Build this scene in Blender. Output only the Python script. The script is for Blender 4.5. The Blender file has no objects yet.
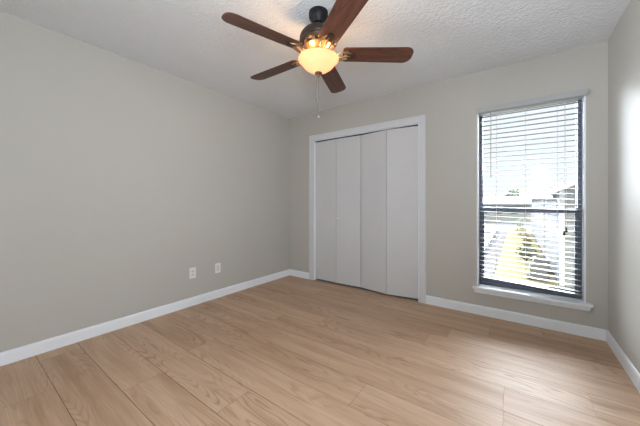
import bpy, bmesh, math, random
from mathutils import Vector, Matrix
random.seed(7)
PI = math.pi
S = bpy.context.scene
COL = S.collection

# ------------------------------------------------------------------ camera
cam_d = bpy.data.cameras.new('camera')
cam = bpy.data.objects.new('camera', cam_d); COL.objects.link(cam)
cam.location = (0, 0, 1.116)
cam.rotation_euler = (PI/2, 0, math.radians(35.94))
cam_d.sensor_width = 36.0
cam_d.lens = 271.0/640*36
cam_d.shift_y = -9.5/640
cam_d.clip_start = 0.02
cam_d.clip_end = 500
S.camera = cam

# ------------------------------------------------------------------ sky, sun, fill, exposure
world = bpy.data.worlds.new('sky'); S.world = world
world.use_nodes = True
bg = world.node_tree.nodes['Background']
bg.inputs['Color'].default_value = (0.90, 0.95, 1.0, 1)
bg.inputs['Strength'].default_value = 1.15

def lamp(name, kind, loc, rot, energy, color, **kw):
    d = bpy.data.lights.new(name, kind); d.energy = energy; d.color = color
    for k, v in kw.items(): setattr(d, k, v)
    o = bpy.data.objects.new(name, d); COL.objects.link(o)
    o.location = loc; o.rotation_euler = rot
    return o
lamp('sun', 'SUN', (0, -5, 20), (math.radians(42), 0, math.radians(-35)), 5.5, (1, .93, .80), angle=math.radians(3))
# broad daylight of the open sky in front of the window
lamp('sky_daylight', 'SUN', (0, 20, 20), (math.radians(70), 0, math.radians(140)), 115.0, (.92, .965, 1.03), angle=math.radians(130))
# added fill lamp behind the camera, brightens the left wall
lamp('fill_left_wall', 'AREA', (.30, -.42, 1.30), (math.radians(90), 0, math.radians(56)), 22, (.92, .97, 1.04), shape='RECTANGLE', size=.6, size_y=1.2, spread=math.radians(110))
# added upward fill, lightens the ceiling and the room by its bounce
lamp('fill_ceiling', 'AREA', (.30, -.25, 1.30), (math.radians(156), 0, 0), 32, (.90, .97, 1.06), shape='RECTANGLE', size=.5, size_y=.5)
lamp('fill_right_wall', 'AREA', (-2.1, -0.45, 1.45), (math.radians(98), 0, math.radians(-54)), 19, (.92, .97, 1.04), shape='RECTANGLE', size=1.0, size_y=1.4, spread=math.radians(65))  # another added fill lamp, lifts the right wall and window side
S.view_settings.view_transform = 'Standard'
S.view_settings.look = 'None'
S.view_settings.exposure = 0.0
S.view_settings.gamma = 1.0
S.view_settings.use_curve_mapping = False
S.cycles.max_bounces = 10
S.cycles.diffuse_bounces = 6
S.cycles.transparent_max_bounces = 24

# ------------------------------------------------------------------ materials
def mat(name, color, rough=.5, metal=0, spec=.5, bump=None, var=None, coat=0):
    """procedural principled material; bump=(scale, strength, distance), var=(scale, amount)"""
    m = bpy.data.materials.new(name); m.use_nodes = True
    nt = m.node_tree; b = nt.nodes['Principled BSDF']
    b.inputs['Roughness'].default_value = rough
    b.inputs['Metallic'].default_value = metal
    b.inputs['Specular IOR Level'].default_value = spec
    b.inputs['Coat Weight'].default_value = coat
    b.inputs['Base Color'].default_value = (*color, 1)
    tc = nt.nodes.new('ShaderNodeTexCoord')
    if var is None: var = (3.0, .04)
    n = nt.nodes.new('ShaderNodeTexNoise'); n.inputs['Scale'].default_value = var[0]; n.inputs['Detail'].default_value = 4
    nt.links.new(tc.outputs['Object'], n.inputs['Vector'])
    r = nt.nodes.new('ShaderNodeMix'); r.data_type = 'RGBA'
    a = var[1]
    r.inputs['A'].default_value = (*[max(0, c*(1-a)) for c in color], 1)
    r.inputs['B'].default_value = (*[min(1, c*(1+a)) for c in color], 1)
    nt.links.new(n.outputs['Fac'], r.inputs['Factor'])
    nt.links.new(r.outputs['Result'], b.inputs['Base Color'])
    if bump:
        n2 = nt.nodes.new('ShaderNodeTexNoise'); n2.inputs['Scale'].default_value = bump[0]; n2.inputs['Detail'].default_value = 3
        nt.links.new(tc.outputs['Object'], n2.inputs['Vector'])
        bp = nt.nodes.new('ShaderNodeBump'); bp.inputs['Strength'].default_value = bump[1]; bp.inputs['Distance'].default_value = bump[2]
        nt.links.new(n2.outputs['Fac'], bp.inputs['Height']); nt.links.new(bp.outputs['Normal'], b.inputs['Normal'])
    return m

M = {}
M['wall'] = mat('wall_paint', (.490, .480, .445), .46, spec=.045, bump=(160, .12, .002), var=(1.2, .025))
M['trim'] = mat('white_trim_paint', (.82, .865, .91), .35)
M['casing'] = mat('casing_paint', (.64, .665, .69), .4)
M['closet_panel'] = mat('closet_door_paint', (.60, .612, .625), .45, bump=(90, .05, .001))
M['knob'] = mat('knob_white', (.74, .74, .74), .3)
M['dark'] = mat('dark_metal', (.03, .03, .035), .5)
M['closet_in'] = mat('closet_interior', (.30, .29, .28), .8)
M['plate'] = mat('outlet_plastic', (.80, .79, .76), .35)
M['plate_face'] = mat('outlet_face', (.66, .65, .62), .4)
M['slot'] = mat('slot_dark', (.10, .10, .10), .6)
M['frame'] = mat('window_frame_slate', (.085, .110, .160), .35)
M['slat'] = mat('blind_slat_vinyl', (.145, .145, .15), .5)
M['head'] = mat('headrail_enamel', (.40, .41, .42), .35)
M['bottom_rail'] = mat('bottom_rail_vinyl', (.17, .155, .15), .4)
M['cord'] = mat('blind_cord', (.52, .52, .54), .7)
M['tassel'] = mat('tassel_brown', (.05, .035, .025), .5)
M['fan_black'] = mat('fan_black_bronze', (.008, .008, .009), .5, spec=.25)
M['fan_bronze'] = mat('fan_dark_bronze', (.028, .017, .012), .42, metal=.2, spec=.35)
M['gold'] = mat('fan_antique_brass', (.34, .22, .12), .3, metal=.8)
M['finial'] = mat('fan_finial_bronze', (.20, .11, .06), .35, metal=.6)
M['chain'] = mat('pull_chain_metal', (.30, .28, .26), .35, metal=.7)
M['bulb_base'] = mat('bulb_base', (.5, .45, .4), .4)

# ceiling: sprayed knock-down texture
def ceiling_mat():
    m = mat('ceiling_texture', (.76, .785, .81), .85, spec=.2)
    nt = m.node_tree; b = nt.nodes['Principled BSDF']; tc = nt.nodes['Texture Coordinate']
    v = nt.nodes.new('ShaderNodeTexVoronoi'); v.inputs['Scale'].default_value = 46; v.feature = 'SMOOTH_F1'
    n = nt.nodes.new('ShaderNodeTexNoise'); n.inputs['Scale'].default_value = 75; n.inputs['Detail'].default_value = 4
    ad = nt.nodes.new('ShaderNodeMath'); ad.operation = 'ADD'
    nt.links.new(tc.outputs['Object'], v.inputs['Vector']); nt.links.new(tc.outputs['Object'], n.inputs['Vector'])
    nt.links.new(v.outputs['Distance'], ad.inputs[0]); nt.links.new(n.outputs['Fac'], ad.inputs[1])
    bp = nt.nodes.new('ShaderNodeBump'); bp.inputs['Strength'].default_value = .75; bp.inputs['Distance'].default_value = .009
    nt.links.new(ad.outputs[0], bp.inputs['Height']); nt.links.new(bp.outputs['Normal'], b.inputs['Normal'])
    return m
M['ceiling'] = ceiling_mat()

# wood: used on floor planks (uv + per plank tone) and blades
def wood_mat(name, dark, light, line, rough, uvscale=(1, 1), lines=20, tone_amt=.5, line_amt=.5, spec=.5):
    m = bpy.data.materials.new(name); m.use_nodes = True
    nt = m.node_tree; N = nt.nodes; L = nt.links; b = N['Principled BSDF']
    uv = N.new('ShaderNodeUVMap'); uv.uv_map = 'UVMap'
    at = N.new('ShaderNodeAttribute'); at.attribute_name = 'tone'
    sep = N.new('ShaderNodeSeparateXYZ'); L.new(uv.outputs[0], sep.inputs[0])
    def coords(sx, sy):
        a = N.new('ShaderNodeMath'); a.operation = 'MULTIPLY'; a.inputs[1].default_value = sx; L.new(sep.outputs['X'], a.inputs[0])
        c = N.new('ShaderNodeMath'); c.operation = 'MULTIPLY'; c.inputs[1].default_value = sy; L.new(sep.outputs['Y'], c.inputs[0])
        z = N.new('ShaderNodeMath'); z.operation = 'MULTIPLY'; z.inputs[1].default_value = 37; L.new(at.outputs['Fac'], z.inputs[0])
        cb = N.new('ShaderNodeCombineXYZ'); L.new(a.outputs[0], cb.inputs[0]); L.new(c.outputs[0], cb.inputs[1]); L.new(z.outputs[0], cb.inputs[2])
        return cb.outputs[0]
    n1 = N.new('ShaderNodeTexNoise'); n1.inputs['Scale'].default_value = 1; n1.inputs['Detail'].default_value = 1.5; n1.inputs['Roughness'].default_value = .35
    L.new(coords(1.5*uvscale[0], 7.5*uvscale[1]), n1.inputs['Vector'])
    mu = N.new('ShaderNodeMath'); mu.operation = 'MULTIPLY'; mu.inputs[1].default_value = lines*2*PI; L.new(n1.outputs['Fac'], mu.inputs[0])
    si = N.new('ShaderNodeMath'); si.operation = 'SINE'; L.new(mu.outputs[0], si.inputs[0])
    mr = N.new('ShaderNodeMapRange'); mr.inputs['From Min'].default_value = .25; mr.inputs['From Max'].default_value = 1; L.new(si.outputs[0], mr.inputs['Value'])
    # where the growth lines show
    n3 = N.new('ShaderNodeTexNoise'); n3.inputs['Scale'].default_value = 1; n3.inputs['Detail'].default_value = 2
    L.new(coords(1.1*uvscale[0], 4*uvscale[1]), n3.inputs['Vector'])
    mr3 = N.new('ShaderNodeMapRange'); mr3.inputs['From Min'].default_value = .40; mr3.inputs['From Max'].default_value = .66; L.new(n3.outputs['Fac'], mr3.inputs['Value'])
    lm = N.new('ShaderNodeMath'); lm.operation = 'MULTIPLY'; L.new(mr.outputs[0], lm.inputs[0]); L.new(mr3.outputs[0], lm.inputs[1])
    lm2 = N.new('ShaderNodeMath'); lm2.operation = 'MULTIPLY'; lm2.inputs[1].default_value = line_amt; L.new(lm.outputs[0], lm2.inputs[0])
    # fine fibre
    n2 = N.new('ShaderNodeTexNoise'); n2.inputs['Scale'].default_value = 1; n2.inputs['Detail'].default_value = 5; n2.inputs['Roughness'].default_value = .6
    L.new(coords(4*uvscale[0], 60*uvscale[1]), n2.inputs['Vector'])
    n4 = N.new('ShaderNodeTexNoise'); n4.inputs['Scale'].default_value = 1; n4.inputs['Detail'].default_value = 2
    L.new(coords(1.3*uvscale[0], 9*uvscale[1]), n4.inputs['Vector'])
    s1 = N.new('ShaderNodeMath'); s1.operation = 'MULTIPLY_ADD'; s1.inputs[1].default_value = .45; L.new(n2.outputs['Fac'], s1.inputs[0])
    s2 = N.new('ShaderNodeMath'); s2.operation = 'MULTIPLY'; s2.inputs[1].default_value = .6; L.new(n4.outputs['Fac'], s2.inputs[0]); L.new(s2.outputs[0], s1.inputs[2])
    s3 = N.new('ShaderNodeMath'); s3.operation = 'MULTIPLY_ADD'; s3.inputs[1].default_value = tone_amt; L.new(at.outputs['Fac'], s3.inputs[0]); L.new(s1.outputs[0], s3.inputs[2])
    mr2 = N.new('ShaderNodeMapRange'); mr2.inputs['From Min'].default_value = .30; mr2.inputs['From Max'].default_value = .75+tone_amt; L.new(s3.outputs[0], mr2.inputs['Value'])
    c1 = N.new('ShaderNodeMix'); c1.data_type = 'RGBA'; c1.inputs['A'].default_value = (*dark, 1); c1.inputs['B'].default_value = (*light, 1); L.new(mr2.outputs[0], c1.inputs['Factor'])
    c2 = N.new('ShaderNodeMix'); c2.data_type = 'RGBA'; c2.inputs['B'].default_value = (*line, 1); L.new(lm2.outputs[0], c2.inputs['Factor']); L.new(c1.outputs['Result'], c2.inputs['A'])
    L.new(c2.outputs['Result'], b.inputs['Base Color'])
    b.inputs['Roughness'].default_value = rough; b.inputs['Specular IOR Level'].default_value = spec
    bp = N.new('ShaderNodeBump'); bp.inputs['Strength'].default_value = .06; bp.inputs['Distance'].default_value = .002
    L.new(n2.outputs['Fac'], bp.inputs['Height']); L.new(bp.outputs['Normal'], b.inputs['Normal'])
    return m
M['floor'] = wood_mat('oak_laminate', (.360, .218, .125), (.640, .452, .318), (.265, .156, .09), .50, spec=.44, uvscale=(.85, 1.35), lines=15, tone_amt=.12, line_amt=.6)
M['blade'] = wood_mat('walnut_blade', (.040, .016, .011), (.150, .062, .040), (.03, .012, .008), .33, uvscale=(1.5, 2.2), lines=9, tone_amt=.0, line_amt=.75, spec=.25)
M['seam'] = mat('floor_seam', (.11, .07, .05), .8)

def glass_mat():
    m = bpy.data.materials.new('window_glass'); m.use_nodes = True
    nt = m.node_tree; N = nt.nodes; L = nt.links
    for n in list(N):
        if n.type == 'BSDF_PRINCIPLED': N.remove(n)
    out = N['Material Output']
    t = N.new('ShaderNodeBsdfTransparent'); t.inputs['Color'].default_value = (.95, .965, .97, 1)
    g = N.new('ShaderNodeBsdfGlossy'); g.inputs['Roughness'].default_value = .01
    f = N.new('ShaderNodeFresnel'); f.inputs['IOR'].default_value = 1.45
    mx = N.new('ShaderNodeMixShader')
    L.new(f.outputs[0], mx.inputs[0]); L.new(t.outputs[0], mx.inputs[1]); L.new(g.outputs[0], mx.inputs[2]); L.new(mx.outputs[0], out.inputs['Surface'])
    return m
M['glass'] = glass_mat()

def bowl_mat():
    m = bpy.data.materials.new('alabaster_glass'); m.use_nodes = True
    nt = m.node_tree; N = nt.nodes; L = nt.links
    for n in list(N):
        if n.type == 'BSDF_PRINCIPLED': N.remove(n)
    out = N['Material Output']
    tc = N.new('ShaderNodeTexCoord')
    n = N.new('ShaderNodeTexNoise'); n.inputs['Scale'].default_value = 14; n.inputs['Detail'].default_value = 3; n.inputs['Distortion'].default_value = 1.2
    L.new(tc.outputs['Object'], n.inputs['Vector'])
    c = N.new('ShaderNodeMix'); c.data_type = 'RGBA'
    c.inputs['A'].default_value = (.36, .24, .12, 1); c.inputs['B'].default_value = (.44, .33, .19, 1)
    L.new(n.outputs['Fac'], c.inputs['Factor'])
    d = N.new('ShaderNodeBsdfDiffuse'); tr = N.new('ShaderNodeBsdfTranslucent')
    g = N.new('ShaderNodeBsdfGlossy'); g.inputs['Roughness'].default_value = .15
    e = N.new('ShaderNodeEmission'); e.inputs['Strength'].default_value = 1.7; e.inputs['Color'].default_value = (1, .325, .16, 1)
    L.new(c.outputs['Result'], d.inputs['Color']); L.new(c.outputs['Result'], tr.inputs['Color'])
    m1 = N.new('ShaderNodeMixShader'); m1.inputs[0].default_value = .30; L.new(d.outputs[0], m1.inputs[1]); L.new(tr.outputs[0], m1.inputs[2])
    m2 = N.new('ShaderNodeMixShader'); m2.inputs[0].default_value = .04; L.new(m1.outputs[0], m2.inputs[1]); L.new(g.outputs[0], m2.inputs[2])
    ad = N.new('ShaderNodeAddShader'); L.new(m2.outputs[0], ad.inputs[0]); L.new(e.outputs[0], ad.inputs[1])
    L.new(ad.outputs[0], out.inputs['Surface'])
    return m
M['bowl'] = bowl_mat()

# ------------------------------------------------------------------ helpers
def box(bm, x0, x1, y0, y1, z0, z1, mi=0):
    vs = [bm.verts.new(p) for p in ((x0,y0,z0),(x1,y0,z0),(x1,y1,z0),(x0,y1,z0),(x0,y0,z1),(x1,y0,z1),(x1,y1,z1),(x0,y1,z1))]
    for q in ((0,3,2,1),(4,5,6,7),(0,1,5,4),(1,2,6,5),(2,3,7,6),(3,0,4,7)):
        f = bm.faces.new([vs[i] for i in q]); f.material_index = mi
    return vs
def xform(bm, vs, mtx):
    for v in vs: v.co = mtx @ v.co
def lathe(bm, prof, seg=32, c=(0,0,0), cap0=False, cap1=False):
    rings = []
    for r, z in prof:
        if r < 1e-5: rings.append([bm.verts.new((c[0], c[1], c[2]+z))])
        else: rings.append([bm.verts.new((c[0]+r*math.cos(2*PI*i/seg), c[1]+r*math.sin(2*PI*i/seg), c[2]+z)) for i in range(seg)])
    for a, b in zip(rings, rings[1:]):
        for i in range(seg):
            j = (i+1) % seg
            if len(a) == 1 and len(b) == 1: continue
            if len(a) == 1: bm.faces.new((a[0], b[i], b[j]))
            elif len(b) == 1: bm.faces.new((a[i], b[0], a[j]))
            else: bm.faces.new((a[i], b[i], b[j], a[j]))
    if cap0 and len(rings[0]) > 1: bm.faces.new(rings[0])
    if cap1 and len(rings[-1]) > 1: bm.faces.new(rings[-1][::-1])
    return [v for r in rings for v in r]
def tube(bm, pts, rad, seg=8):
    pts = [Vector(p) for p in pts]; rings = []
    rr = rad if isinstance(rad, (list, tuple)) else [rad]*len(pts)
    for i, p in enumerate(pts):
        t = (pts[min(i+1, len(pts)-1)] - pts[max(i-1, 0)]).normalized()
        u = t.orthogonal().normalized() if i == 0 else (u - t*u.dot(t)).normalized()
        w = t.cross(u)
        rings.append([bm.verts.new(p + (u*math.cos(2*PI*k/seg) + w*math.sin(2*PI*k/seg))*rr[i]) for k in range(seg)])
    for a, b in zip(rings, rings[1:]):
        for k in range(seg): bm.faces.new((a[k], a[(k+1)%seg], b[(k+1)%seg], b[k]))
    bm.faces.new(rings[0][::-1]); bm.faces.new(rings[-1])
def prism(bm, outline, z0, z1):
    a = [bm.verts.new((x, y, z0)) for x, y in outline]; b = [bm.verts.new((x, y, z1)) for x, y in outline]
    bm.faces.new(a[::-1]); bm.faces.new(b)
    n = len(a)
    for i in range(n): bm.faces.new((a[i], a[(i+1)%n], b[(i+1)%n], b[i]))
    return a + b
def obj(name, bm, mats, parent=None, smooth=False, bevel=0, loc=None):
    bmesh.ops.recalc_face_normals(bm, faces=bm.faces)
    me = bpy.data.meshes.new(name); bm.to_mesh(me); bm.free()
    if not isinstance(mats, (list, tuple)): mats = [mats]
    for m in mats: me.materials.append(m)
    if smooth:
        for p in me.polygons: p.use_smooth = True
    o = bpy.data.objects.new(name, me); COL.objects.link(o)
    if parent: o.parent = parent
    if loc: o.location = loc
    if bevel:
        b = o.modifiers.new('bevel', 'BEVEL'); b.width = bevel; b.segments = 2; b.limit_method = 'ANGLE'
        b.harden_normals = False
    if smooth:
        e = o.modifiers.new('split', 'EDGE_SPLIT'); e.split_angle = math.radians(50)
    return o
def empty(name, loc=(0,0,0)):
    o = bpy.data.objects.new(name, None); COL.objects.link(o); o.location = loc; o.empty_display_size = .1
    return o
def tag(o, label, cat, group=None, kind=None):
    if label: o['label'] = label
    if cat: o['category'] = cat
    if group: o['group'] = group
    if kind: o['kind'] = kind
    return o
def struct(o, label=None, cat=None): return tag(o, label, cat, kind='structure')
def B(*boxes):
    bm = bmesh.new()
    for b in boxes: box(bm, *b)
    return bm
def copy_tree(o, parent=None):
    c = o.copy(); COL.objects.link(c); c.parent = parent
    for ch in list(o.children): copy_tree(ch, c)
    return c

# ------------------------------------------------------------------ the room
XL, XR, YB, YF, H = -2.874, 0.601, 3.149, -0.60, 2.44
WX0, WX1, WZ0, WZ1 = -0.324, 0.472, 0.262, 2.060          # window opening
CX0, CX1, CZ1 = -2.392, -0.892, 2.034                      # closet opening
YT = 3.300                                                 # outside face of the back wall

# floor of planks running along x
def plank_floor():
    bm = bmesh.new(); uvl = bm.loops.layers.uv.new('UVMap'); tone = bm.verts.layers.float.new('tone')
    W = .229; y0 = .385 - 5*W
    ends = {-4+5: 0}
    known = {0: -.5, 4: -2.262, 5: -.9, 6: -1.892, 7: -1.29, 8: -2.01, 9: -.75, 10: -.056, 11: -1.89, 12: -1.49, 13: -.6, 14: -2.3, 15: -.19, 16: .182, 17: -1.0}
    rnd = random.Random(11)
    k = 0; y = y0
    g = .0011
    while y < YB + .02:
        row = k
        a0 = known.get(row, rnd.uniform(-2.5, 0))
        xs = [a0 + j*1.83 for j in range(-3, 4)]
        for xa, xb in zip(xs, xs[1:]):
            x0 = max(xa, XL-.02); x1 = min(xb, XR+.02)
            if x1 - x0 < .01: continue
            ya, yb = max(y, YF-.02), min(y+W, YB+.02)
            if yb - ya < .005: continue
            t = rnd.random(); ou, ov = rnd.uniform(0, 40), rnd.uniform(0, 40)
            z = 0
            h = g*.45
            c = [(x0+h, ya+g), (x1-h, ya+g), (x1-h, yb-g), (x0+h, yb-g)]
            top = [bm.verts.new((px, py, 0)) for px, py in c]
            low = [bm.verts.new((px+(-h if px < (x0+x1)/2 else h), py+(-g if py < (ya+yb)/2 else g), -.003)) for px, py in c]
            for v in top+low: v[tone] = t
            fs = [bm.faces.new(top)]
            for i in range(4): fs.append(bm.faces.new((low[i], low[(i+1)%4], top[(i+1)%4], top[i])))
            for i, f in enumerate(fs):
                f.material_index = 0 if i == 0 else 1
                for l in f.loops: l[uvl].uv = (l.vert.co.x - x0 + ou, l.vert.co.y - y + ov)
        y += W; k += 1
    box(bm, XL-.1, XR+.1, YF-.1, YB+.02, -.10, -.003, 1)
    return bm
struct(obj('floor', plank_floor(), [M['floor'], M['seam']]), 'light oak plank laminate floor', 'floor')

struct(obj('ceiling', B((XL-.1, XR+.1, YF-.1, YT, H, H+.1)), M['ceiling']), 'white spray-textured ceiling', 'ceiling')
struct(obj('wall_left', B((XL-.1, XL, YF-.1, YT, 0, H)), M['wall']), 'plain greige wall on the left with two wall plates', 'wall')
struct(obj('wall_right', B((XR, XR+.1, YF-.1, YT, 0, H)), M['wall']), 'narrow strip of satin greige wall right of the window', 'wall')
struct(obj('wall_front', B((XL, XR, YF-.1, YF, 0, H)), M['wall']), 'greige wall behind the photographer', 'wall')
struct(obj('wall_back', B(
    (XL, CX0, YB, YT, 0, H), (CX0, CX1, YB, YT, CZ1, H), (CX1, WX0, YB, YT, 0, H),
    (WX0, WX1, YB, YT, 0, WZ0), (WX0, WX1, YB, YT, WZ1, H), (WX1, XR, YB, YT, 0, H)), M['wall']), 'greige wall holding the closet and the window', 'wall')
struct(obj('wall_closet', B((CX0-.35, CX0-.3, YT, YT+.6, 0, H), (CX1+.3, CX1+.35, YT, YT+.6, 0, H), (CX0-.35, CX1+.35, YT+.6, YT+.65, 0, H),
    (CX0-.35, CX1+.35, YT, YT+.65, H, H+.05), (CX0-.35, CX1+.35, YB+.021, YT+.65, -.05, -.0005)), M['closet_in']), 'inside of the closet behind the folding doors', 'wall')

# baseboards: 90 mm with eased top edge
def baseboard(name, p0, p1, n, label):
    """p0->p1 along the wall, n = direction into the room"""
    p0, p1, n = Vector((*p0, 0)), Vector((*p1, 0)), Vector((*n, 0))
    bm = bmesh.new()
    prof = [(0, 0), (.014, 0), (.014, .074), (.011, .086), (.006, .091), (0, .091)]
    a = [bm.verts.new(p0 + n*d + Vector((0, 0, z))) for d, z in prof]
    b = [bm.verts.new(p1 + n*d + Vector((0, 0, z))) for d, z in prof]
    bm.faces.new(a); bm.faces.new(b[::-1])
    for i in range(len(prof)): bm.faces.new((a[i], a[(i+1)%6], b[(i+1)%6], b[i]))
    struct(obj(name, bm, M['trim']), label, 'baseboard')
CAS = .074
baseboard('baseboard_left', (XL, YF), (XL, YB), (1, 0), 'long white baseboard along the left wall')
baseboard('baseboard_back', (XL+.014, YB), (CX0-CAS, YB), (0, -1), 'short white baseboard between the corner and the closet')
baseboard('baseboard_window', (CX1+CAS, YB), (XR-.014, YB), (0, -1), 'white baseboard under the window')
baseboard('baseboard_right', (XR, YF), (XR, YB), (-1, 0), 'white baseboard along the right wall')

# closet casing with jamb and track
tr = empty('trim_1', ((CX0+CX1)/2, YB, 0)); struct(tr, 'white casing around the closet opening', 'door casing')
def place(o, parent):        # keep world coordinates under a parent that is only translated
    o.parent = parent; o.location = Vector(o.location) - parent.location; return o
def casing():
    bm = bmesh.new()
    y0, y1 = YB-.017, YB
    zt = CZ1 + CAS
    box(bm, CX0-CAS, CX0, y0, y1, 0, CZ1); box(bm, CX1, CX1+CAS, y0, y1, 0, CZ1); box(bm, CX0-CAS, CX1+CAS, y0, y1, CZ1, zt)
    # raised outer band of the moulding
    for q in ((CX0-CAS, CX0-CAS+.016, 0, zt), (CX1+CAS-.016, CX1+CAS, 0, zt), (CX0-CAS+.016, CX1+CAS-.016, zt-.016, zt)):
        box(bm, q[0], q[1], y0-.004, y0, q[2], q[3])
    return bm
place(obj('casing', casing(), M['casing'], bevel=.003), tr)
place(obj('jamb', B((CX0, CX0+.012, YB, YT, 0, CZ1), (CX1-.012, CX1, YB, YT, 0, CZ1), (CX0+.012, CX1-.012, YB, YT, CZ1-.012, CZ1)), M['trim']), tr)
place(obj('track', B((CX0+.012, CX1-.012, YB+.02, YB+.055, CZ1-.026, CZ1-.012)), M['dark']), tr)

# bifold doors: each pair folds at its middle
def door_pair(name, pts, knob_panel, knob_t, label):
    root = empty(name, (pts[0][0], pts[0][1], 0)); struct(root, label, 'closet door')
    for i in range(2):
        a, b = Vector((*pts[i], 0)), Vector((*pts[i+1], 0))
        d = b - a; L = d.length; ang = math.atan2(d.y, d.x)
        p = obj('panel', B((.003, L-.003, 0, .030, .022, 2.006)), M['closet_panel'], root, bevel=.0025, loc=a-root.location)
        p.rotation_euler.z = ang
        if i == knob_panel:
            bm = bmesh.new()
            vs = lathe(bm, [(0, -.030), (.009, -.030), (.0155, -.026), (.017, -.020), (.012, -.013), (.007, -.008), (.007, -.002), (.011, 0)], 20)
            xform(bm, vs, Matrix.Rotation(-PI/2, 4, 'X'))      # axis along y, pointing to the room (-y)
            k = obj('knob', bm, M['knob'], p, smooth=True, loc=(L*knob_t, 0, .914)); k['label'] = 'small round white knob'
    return root
P = [(CX0+.014, 3.172), (-2.015, 3.156), (-1.643, 3.172), (-1.270, 3.118), (CX1-.014, 3.172)]
door_pair('door_1', P[0:3], 1, .11, 'left pair of plain white folding closet doors, nearly closed flat')
door_pair('door_2', P[2:5], 0, .80, 'right pair of plain white folding closet doors, bulging slightly open at its fold')

# ------------------------------------------------------------------ window
win = empty('window_1', ((WX0+WX1)/2, YB, WZ0)); struct(win, 'tall slate-framed sash window', 'window')
JT = .012
place(obj('jamb', B((WX0, WX0+JT, YB-.001, YT, WZ0, WZ1), (WX1-JT, WX1, YB-.001, YT, WZ0, WZ1), (WX0+JT, WX1-JT, YB-.001, YT, WZ1-JT, WZ1)), M['trim']), win)
ix0, ix1 = WX0+JT, WX1-JT
place(obj('sill', B((WX0-.035, WX1+.038, YB-.050, YB, WZ0, WZ0+.022), (ix0, ix1, YB, YT-.06, WZ0, WZ0+.022)), M['trim'], bevel=.004), win)
def apron():
    bm = bmesh.new()
    x0, x1 = WX0-.030, WX1+.033
    vs = prism(bm, [(x0, 0), (x1, 0), (x1-.012, -.042), (x0+.012, -.042)], 0, .018)
    # prism drawn in x/y -> stand it up: y becomes z
    for v in vs: v.co = Vector((v.co.x, YB - v.co.z, WZ0 + v.co.y))
    return bm
place(obj('apron', apron(), M['trim'], bevel=.003), win)
fz0, fz1 = WZ0+.022, WZ1-JT
FB = .027
place(obj('window_frame', B((ix0, ix0+FB, 3.236, YT, fz0, fz1), (ix1-FB, ix1, 3.236, YT, fz0, fz1), (ix0+FB, ix1-FB, 3.236, YT, fz0, fz0+.030), (ix0+FB, ix1-FB, 3.236, YT, fz1-.012, fz1)), M['frame'], bevel=.002), win)
def sash(name, z0, z1, y0, y1, st, bot, top):
    a, b = ix0+FB, ix1-FB
    s = place(obj(name, B((a, a+st, y0, y1, z0, z1), (b-st, b, y0, y1, z0, z1), (a+st, b-st, y0, y1, z0, z0+bot), (a+st, b-st, y0, y1, z1-top, z1)), M['frame'], bevel=.002), win)
    g = obj('glass_pane', B((a+st, b-st, (y0+y1)/2-.002, (y0+y1)/2+.002, z0+bot, z1-top)), M['glass']); g.parent = s; g.location = -Vector(win.location) - Vector(s.location)
    g.location = (0, 0, 0)
    return s
MR = 1.072
sash('upper_sash', MR-.035, fz1-.012, 3.272, 3.294, .005, .036, .012)
sash('lower_sash', fz0+.030, MR, 3.244, 3.270, .018, .036, .042)

# ------------------------------------------------------------------ venetian blind
bx0, bx1 = ix0+.006, ix1-.006
blind = empty('window_blind', ((bx0+bx1)/2, 3.19, WZ1-.02))
tag(blind, 'white horizontal slat blind lowered over the window, slats open, bottom rail dropping to the right', 'window blind')
place(obj('headrail', B((WX0-.004, WX1+.004, YB-.034, YB-.002, 2.020, 2.062), (ix0+.001, ix1-.001, YB-.002, 3.232, 2.014, 2.045), (WX0-.004, WX1+.004, YB-.038, YB-.034, 2.016, 2.066)), M['head'], blind, bevel=.004), blind)
def slat_bm():
    bm = bmesh.new(); n = 8; w = .046; th = .0026
    L = (bx1-bx0)
    top, bot = [], []
    for i in range(n+1):
        s = -w/2 + w*i/n; z = .0028*(1-(2*s/w)**2)
        top.append((s, z+th/2)); bot.append((s, z-th/2))
    ring = top + bot[::-1]
    a = [bm.verts.new((-L/2, y, z)) for y, z in ring]; b = [bm.verts.new((L/2, y, z)) for y, z in ring]
    bm.faces.new(a); bm.faces.new(b[::-1])
    for i in range(len(ring)): bm.faces.new((a[i], a[(i+1)%len(ring)], b[(i+1)%len(ring)], b[i]))
    return bm
NS = 36
zt, zl, zr = 2.000, .372, .328
first = None
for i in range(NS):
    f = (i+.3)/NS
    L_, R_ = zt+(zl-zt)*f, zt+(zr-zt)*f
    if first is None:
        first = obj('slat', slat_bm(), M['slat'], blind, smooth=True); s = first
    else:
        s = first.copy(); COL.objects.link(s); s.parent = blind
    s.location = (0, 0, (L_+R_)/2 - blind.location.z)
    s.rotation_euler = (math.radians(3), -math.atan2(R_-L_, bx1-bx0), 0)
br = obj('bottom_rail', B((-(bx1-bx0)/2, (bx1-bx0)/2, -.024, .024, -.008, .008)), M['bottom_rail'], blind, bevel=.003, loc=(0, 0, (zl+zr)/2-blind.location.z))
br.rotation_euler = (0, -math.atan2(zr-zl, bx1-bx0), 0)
for x in (-.160, .069, .295):
    zb = zl + (zr-zl)*(x-bx0)/(bx1-bx0)
    bm = bmesh.new()
    for dy in (-.0255, .0255): tube(bm, [(x, 3.19+dy, 2.03), (x, 3.19+dy, zb-.004)], .0011, 5)
    place(obj('ladder_cord', bm, M['cord'], blind), blind)
bm = bmesh.new(); tube(bm, [(-.203, 3.140, 2.03), (-.2035, 3.138, 1.395)], .0042, 8); tube(bm, [(-.2035, 3.138, 1.40), (-.2035, 3.138, 1.375)], .0055, 8)
place(obj('tilt_wand', bm, M['cord'], blind), blind)
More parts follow.
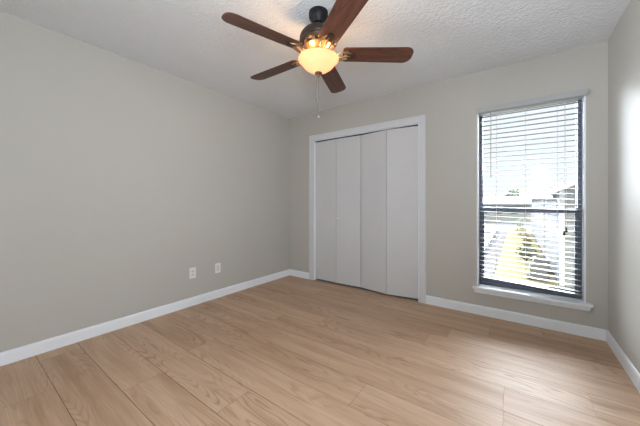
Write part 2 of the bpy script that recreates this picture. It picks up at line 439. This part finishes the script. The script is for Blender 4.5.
for dx, zb in ((0, .875), (.010, .905)):
    bm = bmesh.new(); tube(bm, [(.338+dx*.2, 3.140, 2.03), (.336+dx, 3.136, 1.4), (.334+dx*1.4, 3.137, zb)], .0013, 5)
    c = place(obj('pull_cord', bm, M['cord'], blind), blind)
    bm = bmesh.new(); lathe(bm, [(0, .012), (.004, .012), (.007, .0), (.0105, -.022), (.0095, -.027), (0, -.027)], 12, (.334+dx*1.4, 3.137, zb-.010))
    t = obj('tassel', bm, M['tassel'], c, smooth=True); t['label'] = 'small dark brown cord tassel'

# ------------------------------------------------------------------ wall plates on the left wall
def plate(name, y, z, decora, label):
    root = empty(name, (XL, y, z)); tag(root, label, 'wall outlet', 'wall plates on the left wall')
    obj('wall_plate', B((0, .006, -.036, .036, -.058, .058)), M['plate'], root, bevel=.003)
    if decora:
        obj('insert', B((.005, .0085, -.0165, .0165, -.034, .034)), M['plate_face'], root, bevel=.001)
    else:
        for s in (-1, 1):
            bm = bmesh.new()
            out = [(.0165*math.cos(a)*1.0, max(-.0125, min(.0125, .0175*math.sin(a)))) for a in [2*PI*i/24 for i in range(24)]]
            vs = prism(bm, out, 0, .009)
            for v in vs: v.co = Vector((v.co.z, v.co.x, v.co.y + s*.0195))
            r = obj('receptacle', bm, M['plate_face'], root)
            for dy in (-.006, .006):
                obj('slot', B((.0088, .0094, dy-.001, dy+.001, s*.0195-.001, s*.0195+.007)), M['slot'], r)
    for s in ((-.048, .048) if decora else (0,)):
        bm = bmesh.new(); vs = lathe(bm, [(0, .0075), (.003, .007), (.0034, .005)], 12); xform(bm, vs, Matrix.Rotation(PI/2, 4, 'Y') )
        obj('screw', bm, M['plate_face'], root, smooth=True, loc=(0, 0, s))
plate('wall_outlet', 1.584, .355, False, 'white duplex electrical outlet low on the left wall, farther from the corner')
plate('wall_outlet', 1.893, .350, True, 'white wall plate with a rectangular insert low on the left wall, nearer the corner')

# ------------------------------------------------------------------ ceiling fan
FX, FY = -1.112, 1.516
fan = empty('ceiling_fan', (FX, FY, H))
tag(fan, 'five-blade ceiling fan in dark bronze with walnut blades and a lit glass bowl', 'ceiling fan')
def fz(z): return z - H
bm = bmesh.new()
lathe(bm, [(0, 0), (.066, 0), (.067, -.006), (.066, -.034), (.060, -.048), (.046, -.062), (.041, -.078), (0, -.078)], 40)
obj('canopy', bm, M['fan_black'], fan, smooth=True)
bm = bmesh.new(); lathe(bm, [(0, -.066), (.028, -.068), (.026, -.10), (.030, -.118), (0, -.118)], 28)
obj('downrod', bm, M['fan_black'], fan, smooth=True)
bm = bmesh.new()
lathe(bm, [(0, -.112), (.040, -.112), (.075, -.120), (.105, -.136), (.123, -.156), (.130, -.176), (.130, -.190), (.126, -.196), (.131, -.201), (.131, -.210), (.118, -.224), (.095, -.236), (.0, -.236)], 48)
obj('motor_housing', bm, M['fan_bronze'], fan, smooth=True)
bm = bmesh.new()
lathe(bm, [(0, -.234), (.094, -.236), (.104, -.242), (.104, -.250), (.090, -.258), (.078, -.272), (.0, -.272)], 48)
for k in range(10):      # cast ribs around the flywheel collar
    a = 2*PI*k/10; vs = box(bm, .098, .112, -.010, .010, -.246, -.226); xform(bm, vs, Matrix.Rotation(a, 4, 'Z'))
obj('vent_collar', bm, M['gold'], fan, smooth=True)
bm = bmesh.new()
lathe(bm, [(0, -.272), (.062, -.272), (.060, -.300), (.070, -.308), (.070, -.316), (.018, -.322), (.012, -.40), (0, -.40)], 36)
obj('light_fitter', bm, M['gold'], fan, smooth=True)
RIM = -.322
bm = bmesh.new()
prof_o = [(.136, RIM+.002), (.140, RIM-.003), (.139, RIM-.009), (.132, RIM-.015), (.124, RIM-.020), (.119, RIM-.028), (.110, RIM-.042), (.094, RIM-.058), (.070, RIM-.075), (.045, RIM-.087), (.020, RIM-.094)]
prof_i = [(r-.005, z+.004) for r, z in prof_o[::-1]]
prof_i[0] = (.016, prof_i[0][1]); prof_i[-1] = (.133, RIM+.002)
vs = lathe(bm, prof_o + prof_i, 56)
obj('glass_bowl', bm, M['bowl'], fan, smooth=True)
bm = bmesh.new(); lathe(bm, [(0, RIM-.092), (.024, RIM-.094), (.027, RIM-.100), (.020, RIM-.107), (.010, RIM-.113), (.009, RIM-.119), (.005, RIM-.126), (0, RIM-.128)], 24)
obj('finial', bm, M['finial'], fan, smooth=True)
def chain(dx, dy, ztop, zbot, fob, ball):
    bm = bmesh.new()
    tube(bm, [(dx*.3, dy*.3, ztop), (dx, dy, ztop-.03), (dx, dy, zbot)], .0010, 5)
    z = ztop-.03
    while z > zbot:
        bmesh.ops.create_icosphere(bm, subdivisions=1, radius=.0018, matrix=Matrix.Translation((dx, dy, z))); z -= .007
    c = obj('pull_chain', bm, M['chain'], fan)
    bm = bmesh.new()
    if ball: lathe(bm, [(0, .010), (.003, .009), (.010, .003), (.0125, -.004), (.010, -.012), (0, -.015)], 16, (dx, dy, zbot-.006))
    else: lathe(bm, [(0, .008), (.003, .006), (.0035, -.02), (.002, -.03), (0, -.031)], 12, (dx, dy, zbot-.004))
    obj('chain_fob', bm, M['chain'], c, smooth=True)
chain(-.003, .004, RIM-.125, fz(1.730), .01, True)
chain(-.012, -.006, RIM-.125, fz(1.855), .01, False)

# blade (local +x outwards), pitched about its own axis
def blade_bm():
    bm = bmesh.new(); uvl = bm.loops.layers.uv.new('UVMap')
    x0, x1 = .168, .655
    out = []
    w0, w1 = .064, .072
    for a in range(0, 91, 15):        # tip corner +y side, radius .045
        r = .055; out.append((x1-r+r*math.sin(math.radians(a)), -(w1-r) - r*math.cos(math.radians(a))))
    tipn = [(x, -y) for x, y in out[::-1]]
    out = out + tipn
    root = []
    for a in range(0, 91, 30):
        r = .020; root.append((x0+r-r*math.sin(math.radians(a)), (w0-r)+r*math.cos(math.radians(a))))
    out = out + root + [(x, -y) for x, y in root[::-1]]
    prism(bm, out, -.003, .003)
    for f in bm.faces:
        for l in f.loops: l[uvl].uv = (l.vert.co.x, l.vert.co.y)
    return bm
def arm_bm():
    bm = bmesh.new()
    # two curved prongs from the collar out to the blade root plus a cross scroll
    for s in (-1, 1):
        tube(bm, [(.085, s*.014, -.010), (.115, s*.020, -.022), (.145, s*.030, -.020), (.175, s*.034, -.010), (.205, s*.026, -.0075), (.235, s*.010, -.0075)], [.008, .007, .006, .0065, .006, .005], 8)
    tube(bm, [(.080, 0, -.004), (.110, 0, -.020), (.150, 0, -.026), (.190, 0, -.014), (.230, 0, -.008)], [.011, .009, .0065, .008, .006], 8)
    prism(bm, [(.180, -.036), (.200, -.040), (.212, -.022), (.236, -.012), (.236, .012), (.212, .022), (.200, .040), (.180, .036)], -.010, -.0035)
    return bm
def bracket_bm():
    bm = bmesh.new()
    prism(bm, [(.196, -.022), (.250, -.018), (.256, -.010), (.256, .010), (.250, .018), (.196, .022)], -.015, -.010)
    for x, y in ((.210, 0), (.240, -.009), (.240, .009)): lathe(bm, [(0, -.019), (.004, -.018), (.005, -.015)], 10, (x, y, 0))
    return bm
BZ = fz(2.150)
blade0 = None
A0 = 73.0 + 35.94
for k in range(5):
    if blade0 is None:
        b = blade0 = obj('blade', blade_bm(), M['blade'], fan, bevel=.0015)
        arm = obj('blade_arm', arm_bm(), M['gold'], b, smooth=True); br_ = obj('bracket', bracket_bm(), M['fan_bronze'], b)
    else:
        b = blade0.copy(); COL.objects.link(b); b.parent = fan
        for ch in (arm, br_):
            c = ch.copy(); COL.objects.link(c); c.parent = b
    b.location = (0, 0, BZ)
    b.rotation_mode = 'XYZ'
    b.rotation_euler = (math.radians(-12), 0, math.radians(A0 + 72*k))
# bulbs of the light kit
for k in range(3):
    a = math.radians(22 + 120*k)
    lx, ly = .108*math.cos(a), .108*math.sin(a)
    bm = bmesh.new(); tube(bm, [(lx*.2, ly*.2, RIM-.012), (lx*.6, ly*.6, RIM-.016)], .011, 12)
    obj('lamp_socket', bm, M['bulb_base'], fan)
    l = lamp('bulb_light', 'POINT', (FX+lx, FY+ly, H+RIM+.006), (0, 0, 0), 4.0, (1, .62, .30), shadow_soft_size=.022)

# ------------------------------------------------------------------ outside, seen from an upper floor
GZ = -3.0
M['lawn'] = mat('lawn', (.150, .138, .078), .9, spec=0, var=(.8, .25), bump=(6, .4, .05))
M['path'] = mat('concrete_path', (.085, .082, .08), .9, spec=0)
M['asphalt'] = mat('asphalt', (.062, .062, .064), .9, spec=0, var=(.5, .1))
M['siding'] = mat('lap_siding_grey', (.15, .16, .185), .7)
M['siding2'] = mat('lap_siding_pale', (.22, .23, .215), .7)
M['white_ext'] = mat('white_exterior', (.55, .55, .55), .6)
M['roof'] = mat('shingle_roof', (.45, .44, .43), .9, var=(6, .2))
M['leaf'] = mat('leaf_green', (.06, .075, .04), .8, var=(3, .3))
M['leaf_y'] = mat('leaf_yellow', (.21, .19, .10), .8, var=(3, .3))
M['leaf_b'] = mat('leaf_brown', (.21, .17, .14), .8, var=(3, .3))
M['bark'] = mat('bark', (.10, .08, .06), .9)
M['ac'] = mat('ac_grey', (.22, .225, .23), .6)
M['car_glass'] = mat('car_glass', (.03, .035, .045), .1)
M['tyre'] = mat('tyre', (.02, .02, .02), .8)
M['sh_win'] = mat('far_glass', (.09, .11, .14), .15)
struct(obj('ground', B((-150, 150, YT+.2, 260, GZ-.1, GZ)), M['asphalt']), 'pale parking pavement beyond the window', 'ground')
tag(obj('lawn', B((-1.05, 1.72, 9, 62, GZ-.05, GZ+.004)), M['lawn']), 'sunlit yellow-green lawn strip beside the grey building', 'lawn', kind='stuff')
struct(obj('trim_2', B((-1.9, -1.06, 9, 62, GZ, GZ+.06)), M['path']), 'pale footpath along the lawn outside', 'path')

# neighbour building
nb = empty('neighbour_building', (1.8, 18, GZ))
tag(nb, 'grey lap-sided building with white trim at the right outside the window', 'building')
def lap(bm, p, d, L, z0, z1, n, step=.2):
    """lap siding boards on the line p + d*s, facing n"""
    z = z0
    p, d, n = Vector(p), Vector(d), Vector(n)
    while z < z1 - .01:
        zz = min(z+step, z1)
        q = [p + n*.03 + Vector((0,0,z)), p + d*L + n*.03 + Vector((0,0,z)), p + d*L + n*.006 + Vector((0,0,zz)), p + n*.006 + Vector((0,0,zz))]
        r = [v.copy() for v in q]
        for v in r[:2]: v -= n*.03
        for v in r[2:]: v -= n*.006
        a = [bm.verts.new(v) for v in q]; b = [bm.verts.new(v) for v in r]
        bm.faces.new(a); bm.faces.new(b[::-1])
        for i in range(4): bm.faces.new((a[i], a[(i+1)%4], b[(i+1)%4], b[i]))
        z = zz
EZ = 1.92
bm = B((1.83, 9.8, 18.03, 49.9, GZ, EZ)); lap(bm, (1.83, 18.03, 0), (0, 1, 0), 31.9, GZ, EZ, (-1, 0, 0))
place(obj('side_wall', bm, M['siding'], nb), nb)
# south gable wall (pale)
bm = bmesh.new(); lap(bm, (1.83, 18.03, 0), (1, 0, 0), 8.0, GZ, EZ, (0, -1, 0))
vs = [bm.verts.new(p) for p in ((1.83, 18.0, EZ), (9.83, 18.0, EZ), (5.83, 18.0, EZ+2.0), (1.83, 18.15, EZ), (9.83, 18.15, EZ), (5.83, 18.15, EZ+2.0))]
bm.faces.new(vs[:3]); bm.faces.new(vs[3:]); bm.faces.new((vs[0], vs[1], vs[4], vs[3])); bm.faces.new((vs[1], vs[2], vs[5], vs[4])); bm.faces.new((vs[2], vs[0], vs[3], vs[5]))
place(obj('gable_wall', bm, M['siding2'], nb), nb)
place(obj('corner_board', B((1.74, 1.93, 17.92, 18.05, GZ, EZ+.05)), M['white_ext'], nb), nb)
for y in (28.2, 49.8): place(obj('corner_board', B((1.72, 1.80, y-.3, y, GZ, EZ)), M['white_ext'], nb), nb)
# roof slabs
bm = bmesh.new()
for s in (-1, 1):
    x_r, x_e = 5.83, 5.83 + s*4.55
    z_r, z_e = EZ+2.08, EZ+2.08-4.55*.5
    out = [(x_r, z_r), (x_e, z_e), (x_e, z_e-.14), (x_r, z_r-.14)]
    a = [bm.verts.new((x, 17.5, z)) for x, z in out]; b = [bm.verts.new((x, 50.4, z)) for x, z in out]
    bm.faces.new(a); bm.faces.new(b[::-1])
    for i in range(4): bm.faces.new((a[i], a[(i+1)%4], b[(i+1)%4], b[i]))
place(obj('roof', bm, M['roof'], nb), nb)
bm = bmesh.new()
for s in (-1, 1):
    x_r, x_e = 5.83, 5.83 + s*4.58
    z_r, z_e = EZ+2.10, EZ+2.10-4.58*.5
    out = [(x_r, z_r), (x_e, z_e), (x_e, z_e-.22), (x_r, z_r-.22)]
    a = [bm.verts.new((x, 17.44, z)) for x, z in out]; b = [bm.verts.new((x, 17.50, z)) for x, z in out]
    bm.faces.new(a); bm.faces.new(b[::-1])
    for i in range(4): bm.faces.new((a[i], a[(i+1)%4], b[(i+1)%4], b[i]))
    box(bm, min(x_e, x_e+s*.06), max(x_e, x_e+s*.06), 17.44, 50.4, z_e-.20, z_e)
place(obj('fascia', bm, M['white_ext'], nb), nb)
place(obj('window', B((4.2, 5.4, 17.93, 18.0, -1.6, -.2)), M['sh_win'], nb), nb)

nb.location.z += .006

# far building
fb = empty('far_building', (-4, 70, GZ)); tag(fb, 'long low pale building with light roof behind the parked cars', 'building')
bm = B((-14, 2.5, 70, 80, GZ, 1.0)); lap(bm, (-14, 70, 0), (1, 0, 0), 16.5, GZ, 1.0, (0, -1, 0), .3)
place(obj('wall', bm, M['siding2'], fb), fb)
bm = bmesh.new()
out = [(69.4, 1.15), (75, 2.6), (80.6, 1.15), (80.6, .95), (69.4, .95)]
a = [bm.verts.new((-14.4, y, z)) for y, z in out]; b = [bm.verts.new((2.9, y, z)) for y, z in out]
bm.faces.new(a); bm.faces.new(b[::-1])
for i in range(5): bm.faces.new((a[i], a[(i+1)%5], b[(i+1)%5], b[i]))
place(obj('roof', bm, M['white_ext'], fb), fb)
for x in (-9, -6.3, -3.6, -.9): place(obj('window', B((x, x+1.1, 69.93, 70.02, -1.1, .3)), M['sh_win'], fb), fb)

# plants
def crown(bm, c, rx, ry, rz, n, leaf, rnd):
    for _ in range(n):
        while True:
            p = Vector((rnd.uniform(-1, 1), rnd.uniform(-1, 1), rnd.uniform(-1, 1)))
            if .35 < p.length < 1: break
        q = Vector(c) + Vector((p.x*rx, p.y*ry, p.z*rz))
        u = Vector((rnd.gauss(0,1), rnd.gauss(0,1), rnd.gauss(0,1))).normalized(); v = u.orthogonal().normalized()
        l = leaf*rnd.uniform(.6, 1.3)
        bm.faces.new([bm.verts.new(q + w) for w in (u*l, v*l*.6, -u*l, -v*l*.6)])
def plant(name, x, y, crown_spec, n, leaf, m, label, cat, group=None, seed=1, trunk=True):
    rnd = random.Random(seed)
    r = empty(name, (x, y, GZ + (0 if trunk else .012))); tag(r, label, cat, group)
    bm = bmesh.new()
    for (dx, dy, dz, rx, ry, rz) in crown_spec: crown(bm, (dx, dy, dz), rx, ry, rz, n, leaf, rnd)
    obj('foliage', bm, m, r)
    bm = bmesh.new(); top = crown_spec[0][2]
    if trunk:
        tube(bm, [(0, 0, 0), (.05, 0, top*.5), (0, .05, top)], [.05*top**.5+.03, .04*top**.5+.02, .03], 7)
        for k in range(5):
            a = k*1.3; tube(bm, [(0, 0, top*.55), (math.cos(a)*crown_spec[0][3]*.6, math.sin(a)*crown_spec[0][4]*.6, top*1.08)], [.05, .015], 5)
        obj('trunk', bm, M['bark'], r)
    else:
        for k in range(5):
            a = k*1.3; tube(bm, [(0, 0, .012), (math.cos(a)*.25, math.sin(a)*.25, top)], [.03, .01], 5)
        obj('stem', bm, M['bark'], r)
plant('tree', -.3, 84, [(0,0,6.2,1.6,1.6,1.5), (-1.2,0,5.4,1.2,1,1)], 260, .28, M['leaf'], 'dark green round tree rising behind the far building roof', 'tree', seed=1)
plant('tree', -4.8, 92, [(0,0,5.7,2.2,1.5,1.2), (1.5,0,5.2,1.4,1,1)], 260, .28, M['leaf_y'], 'pale yellow-green tree left of the dark round one', 'tree', seed=2)
plant('tree', 3.4, 92, [(0,0,6.6,2.6,2,1.7), (-1.6,0,5.5,2,1,1.2)], 300, .28, M['leaf_b'], 'wide bare brownish tree between the far building and the grey building', 'tree', seed=3)
plant('tree', 8.6, 84, [(0,0,7.2,2.6,2,1.9), (1.5,0,6,2,1,1.5)], 300, .28, M['leaf_b'], 'brownish tree showing just above the white roof edge', 'tree', seed=4)
plant('bush', .55, 24.0, [(0,0,.62,.65,.9,.5), (.15,.5,.58,.5,.6,.45)], 260, .07, M['leaf'], 'broad dark green shrub nearest on the lawn', 'bush', seed=5, trunk=False)
plant('bush', .80, 31.5, [(0,0,.72,.38,.5,.6), (.0,.2,.5,.38,.5,.4)], 260, .07, M['leaf_y'], 'pale yellowish shrub against the side wall of the grey building', 'bush', seed=6, trunk=False)
plant('bush', .45, 44.0, [(0,0,.66,.72,.8,.55)], 260, .09, M['leaf'], 'small green shrub at the far end of the grey building', 'bush', seed=7, trunk=False)
plant('bush', .4, 58.0, [(0,0,.95,.8,.8,.8)], 260, .10, M['leaf'], 'farthest small green shrub beyond the lawn end', 'bush', seed=8, trunk=False)

# condensers by the grey building
def ac_unit(x, y, sx, label):
    r = empty('air_conditioner', (x, y, GZ+.03)); tag(r, label, 'air conditioner', 'air conditioners beside the grey building')
    obj('pad', B((-sx/2-.1, sx/2+.1, -.45, .45, 0, .08)), M['path'], r)
    bm = B((-sx/2, sx/2, -.35, .35, .08, .12), (-sx/2, sx/2, -.35, .35, .72, .80), (-sx/2+.03, sx/2-.03, -.32, .32, .12, .72))
    for k in range(9):
        z = .15 + k*.064; box(bm, -sx/2, sx/2, -.35, .35, z, z+.022)
    obj('case', bm, M['ac'], r)
    bm = bmesh.new(); lathe(bm, [(.26, .80), (.27, .84), (.24, .84), (.235, .80)], 24); lathe(bm, [(0, .83), (.06, .83), (.06, .80)], 12)
    for k in range(6):
        vs = box(bm, .05, .24, -.006, .006, .815, .825); xform(bm, vs, Matrix.Rotation(k*PI/3, 4, 'Z'))
    obj('fan_grille', bm, M['tyre'], r)
ac_unit(1.22, 21.2, .8, 'grey air conditioner beside the grey building, farther of the two')
ac_unit(.95, 19.0, .75, 'grey air conditioner at the near corner of the grey building')

# cars parked nose towards the footpath
def car_paint(i, c): return mat('car_paint_%s' % i, c, .25, coat=.6)
def make_car(x, y, paint, label, van=0):
    r = empty('parked_car', (x, y, GZ)); tag(r, label, 'car', 'cars parked outside')
    # side profile in x/z, nose at +x
    body = [(-2.2,.35),(-2.2,.80),(-2.1,.95),(-1.3,1.0),(-1.0,1.02),(.9,1.0),(1.9,.86),(2.18,.72),(2.22,.40),(2.1,.28),(-2.1,.28)]
    bm = bmesh.new(); vs = prism(bm, body, -.88, .88)
    for v in vs: v.co = Vector((v.co.x, v.co.z, v.co.y))
    obj('body', bm, paint, r, bevel=.06)
    hc = 1.48 + van
    cab = [(-1.75,.98),(-1.35,hc-.03),(-.9,hc),(.1,hc),(.35,hc-.05),(1.15,.98)]
    bm = bmesh.new(); vs = prism(bm, cab, -.72, .72)
    for v in vs: v.co = Vector((v.co.x, v.co.z*(1 if v.co.y < 1.1 else .86), v.co.y))
    obj('windows', bm, M['car_glass'], r, bevel=.03)
    bm = bmesh.new(); vs = prism(bm, [(-1.36,hc-.04),(-.9,hc-.005),(.12,hc-.005),(.36,hc-.06),(.34,hc-.01),(.1,hc+.03),(-.9,hc+.03),(-1.38,hc)], -.62, .62)
    for v in vs: v.co = Vector((v.co.x, v.co.z, v.co.y))
    obj('roof', bm, paint, r)
    for sx in (-1.35, 1.38):
        for sy in (-.82, .82):
            bm = bmesh.new(); vs = lathe(bm, [(0, -.1), (.2, -.11), (.31, -.1), (.33, -.05), (.33, .05), (.31, .1), (.2, .11), (0, .1)], 20); xform(bm, vs, Matrix.Rotation(PI/2, 4, 'X'))
            obj('wheel', bm, M['tyre'], r, smooth=True, loc=(sx, sy, .33))
    for sy in (-.62, .62): obj('headlight', B((2.15, 2.235, sy-.18, sy+.18, .60, .74)), M['white_ext'], r, bevel=.02)
    obj('grille', B((2.19, 2.24, -.40, .40, .42, .60)), M['tyre'], r)
paints = [('silver', (.40, .41, .43)), ('blue', (.10, .14, .22)), ('white', (.62, .62, .62)), ('grey', (.16, .17, .19)), ('pale', (.34, .36, .42)), ('graphite', (.08, .09, .10)), ('cream', (.50, .50, .48))]
labs = ['silver car nearest in the row parked left of the footpath', 'dark blue car second in the row left of the footpath', 'white car third in the row left of the footpath',
        'mid grey car fourth in the row left of the footpath', 'pale blue-grey car fifth in the row left of the footpath', 'dark graphite car sixth in the row left of the footpath', 'cream car farthest in the row left of the footpath']
for i, ((pn, pc), lb) in enumerate(zip(paints, labs)):
    make_car(-4.15 - .03*i, 23.2 + i*3.3 + (i > 3)*1.5, car_paint(pn, pc), lb, van=(.25 if i in (2, 5) else 0))
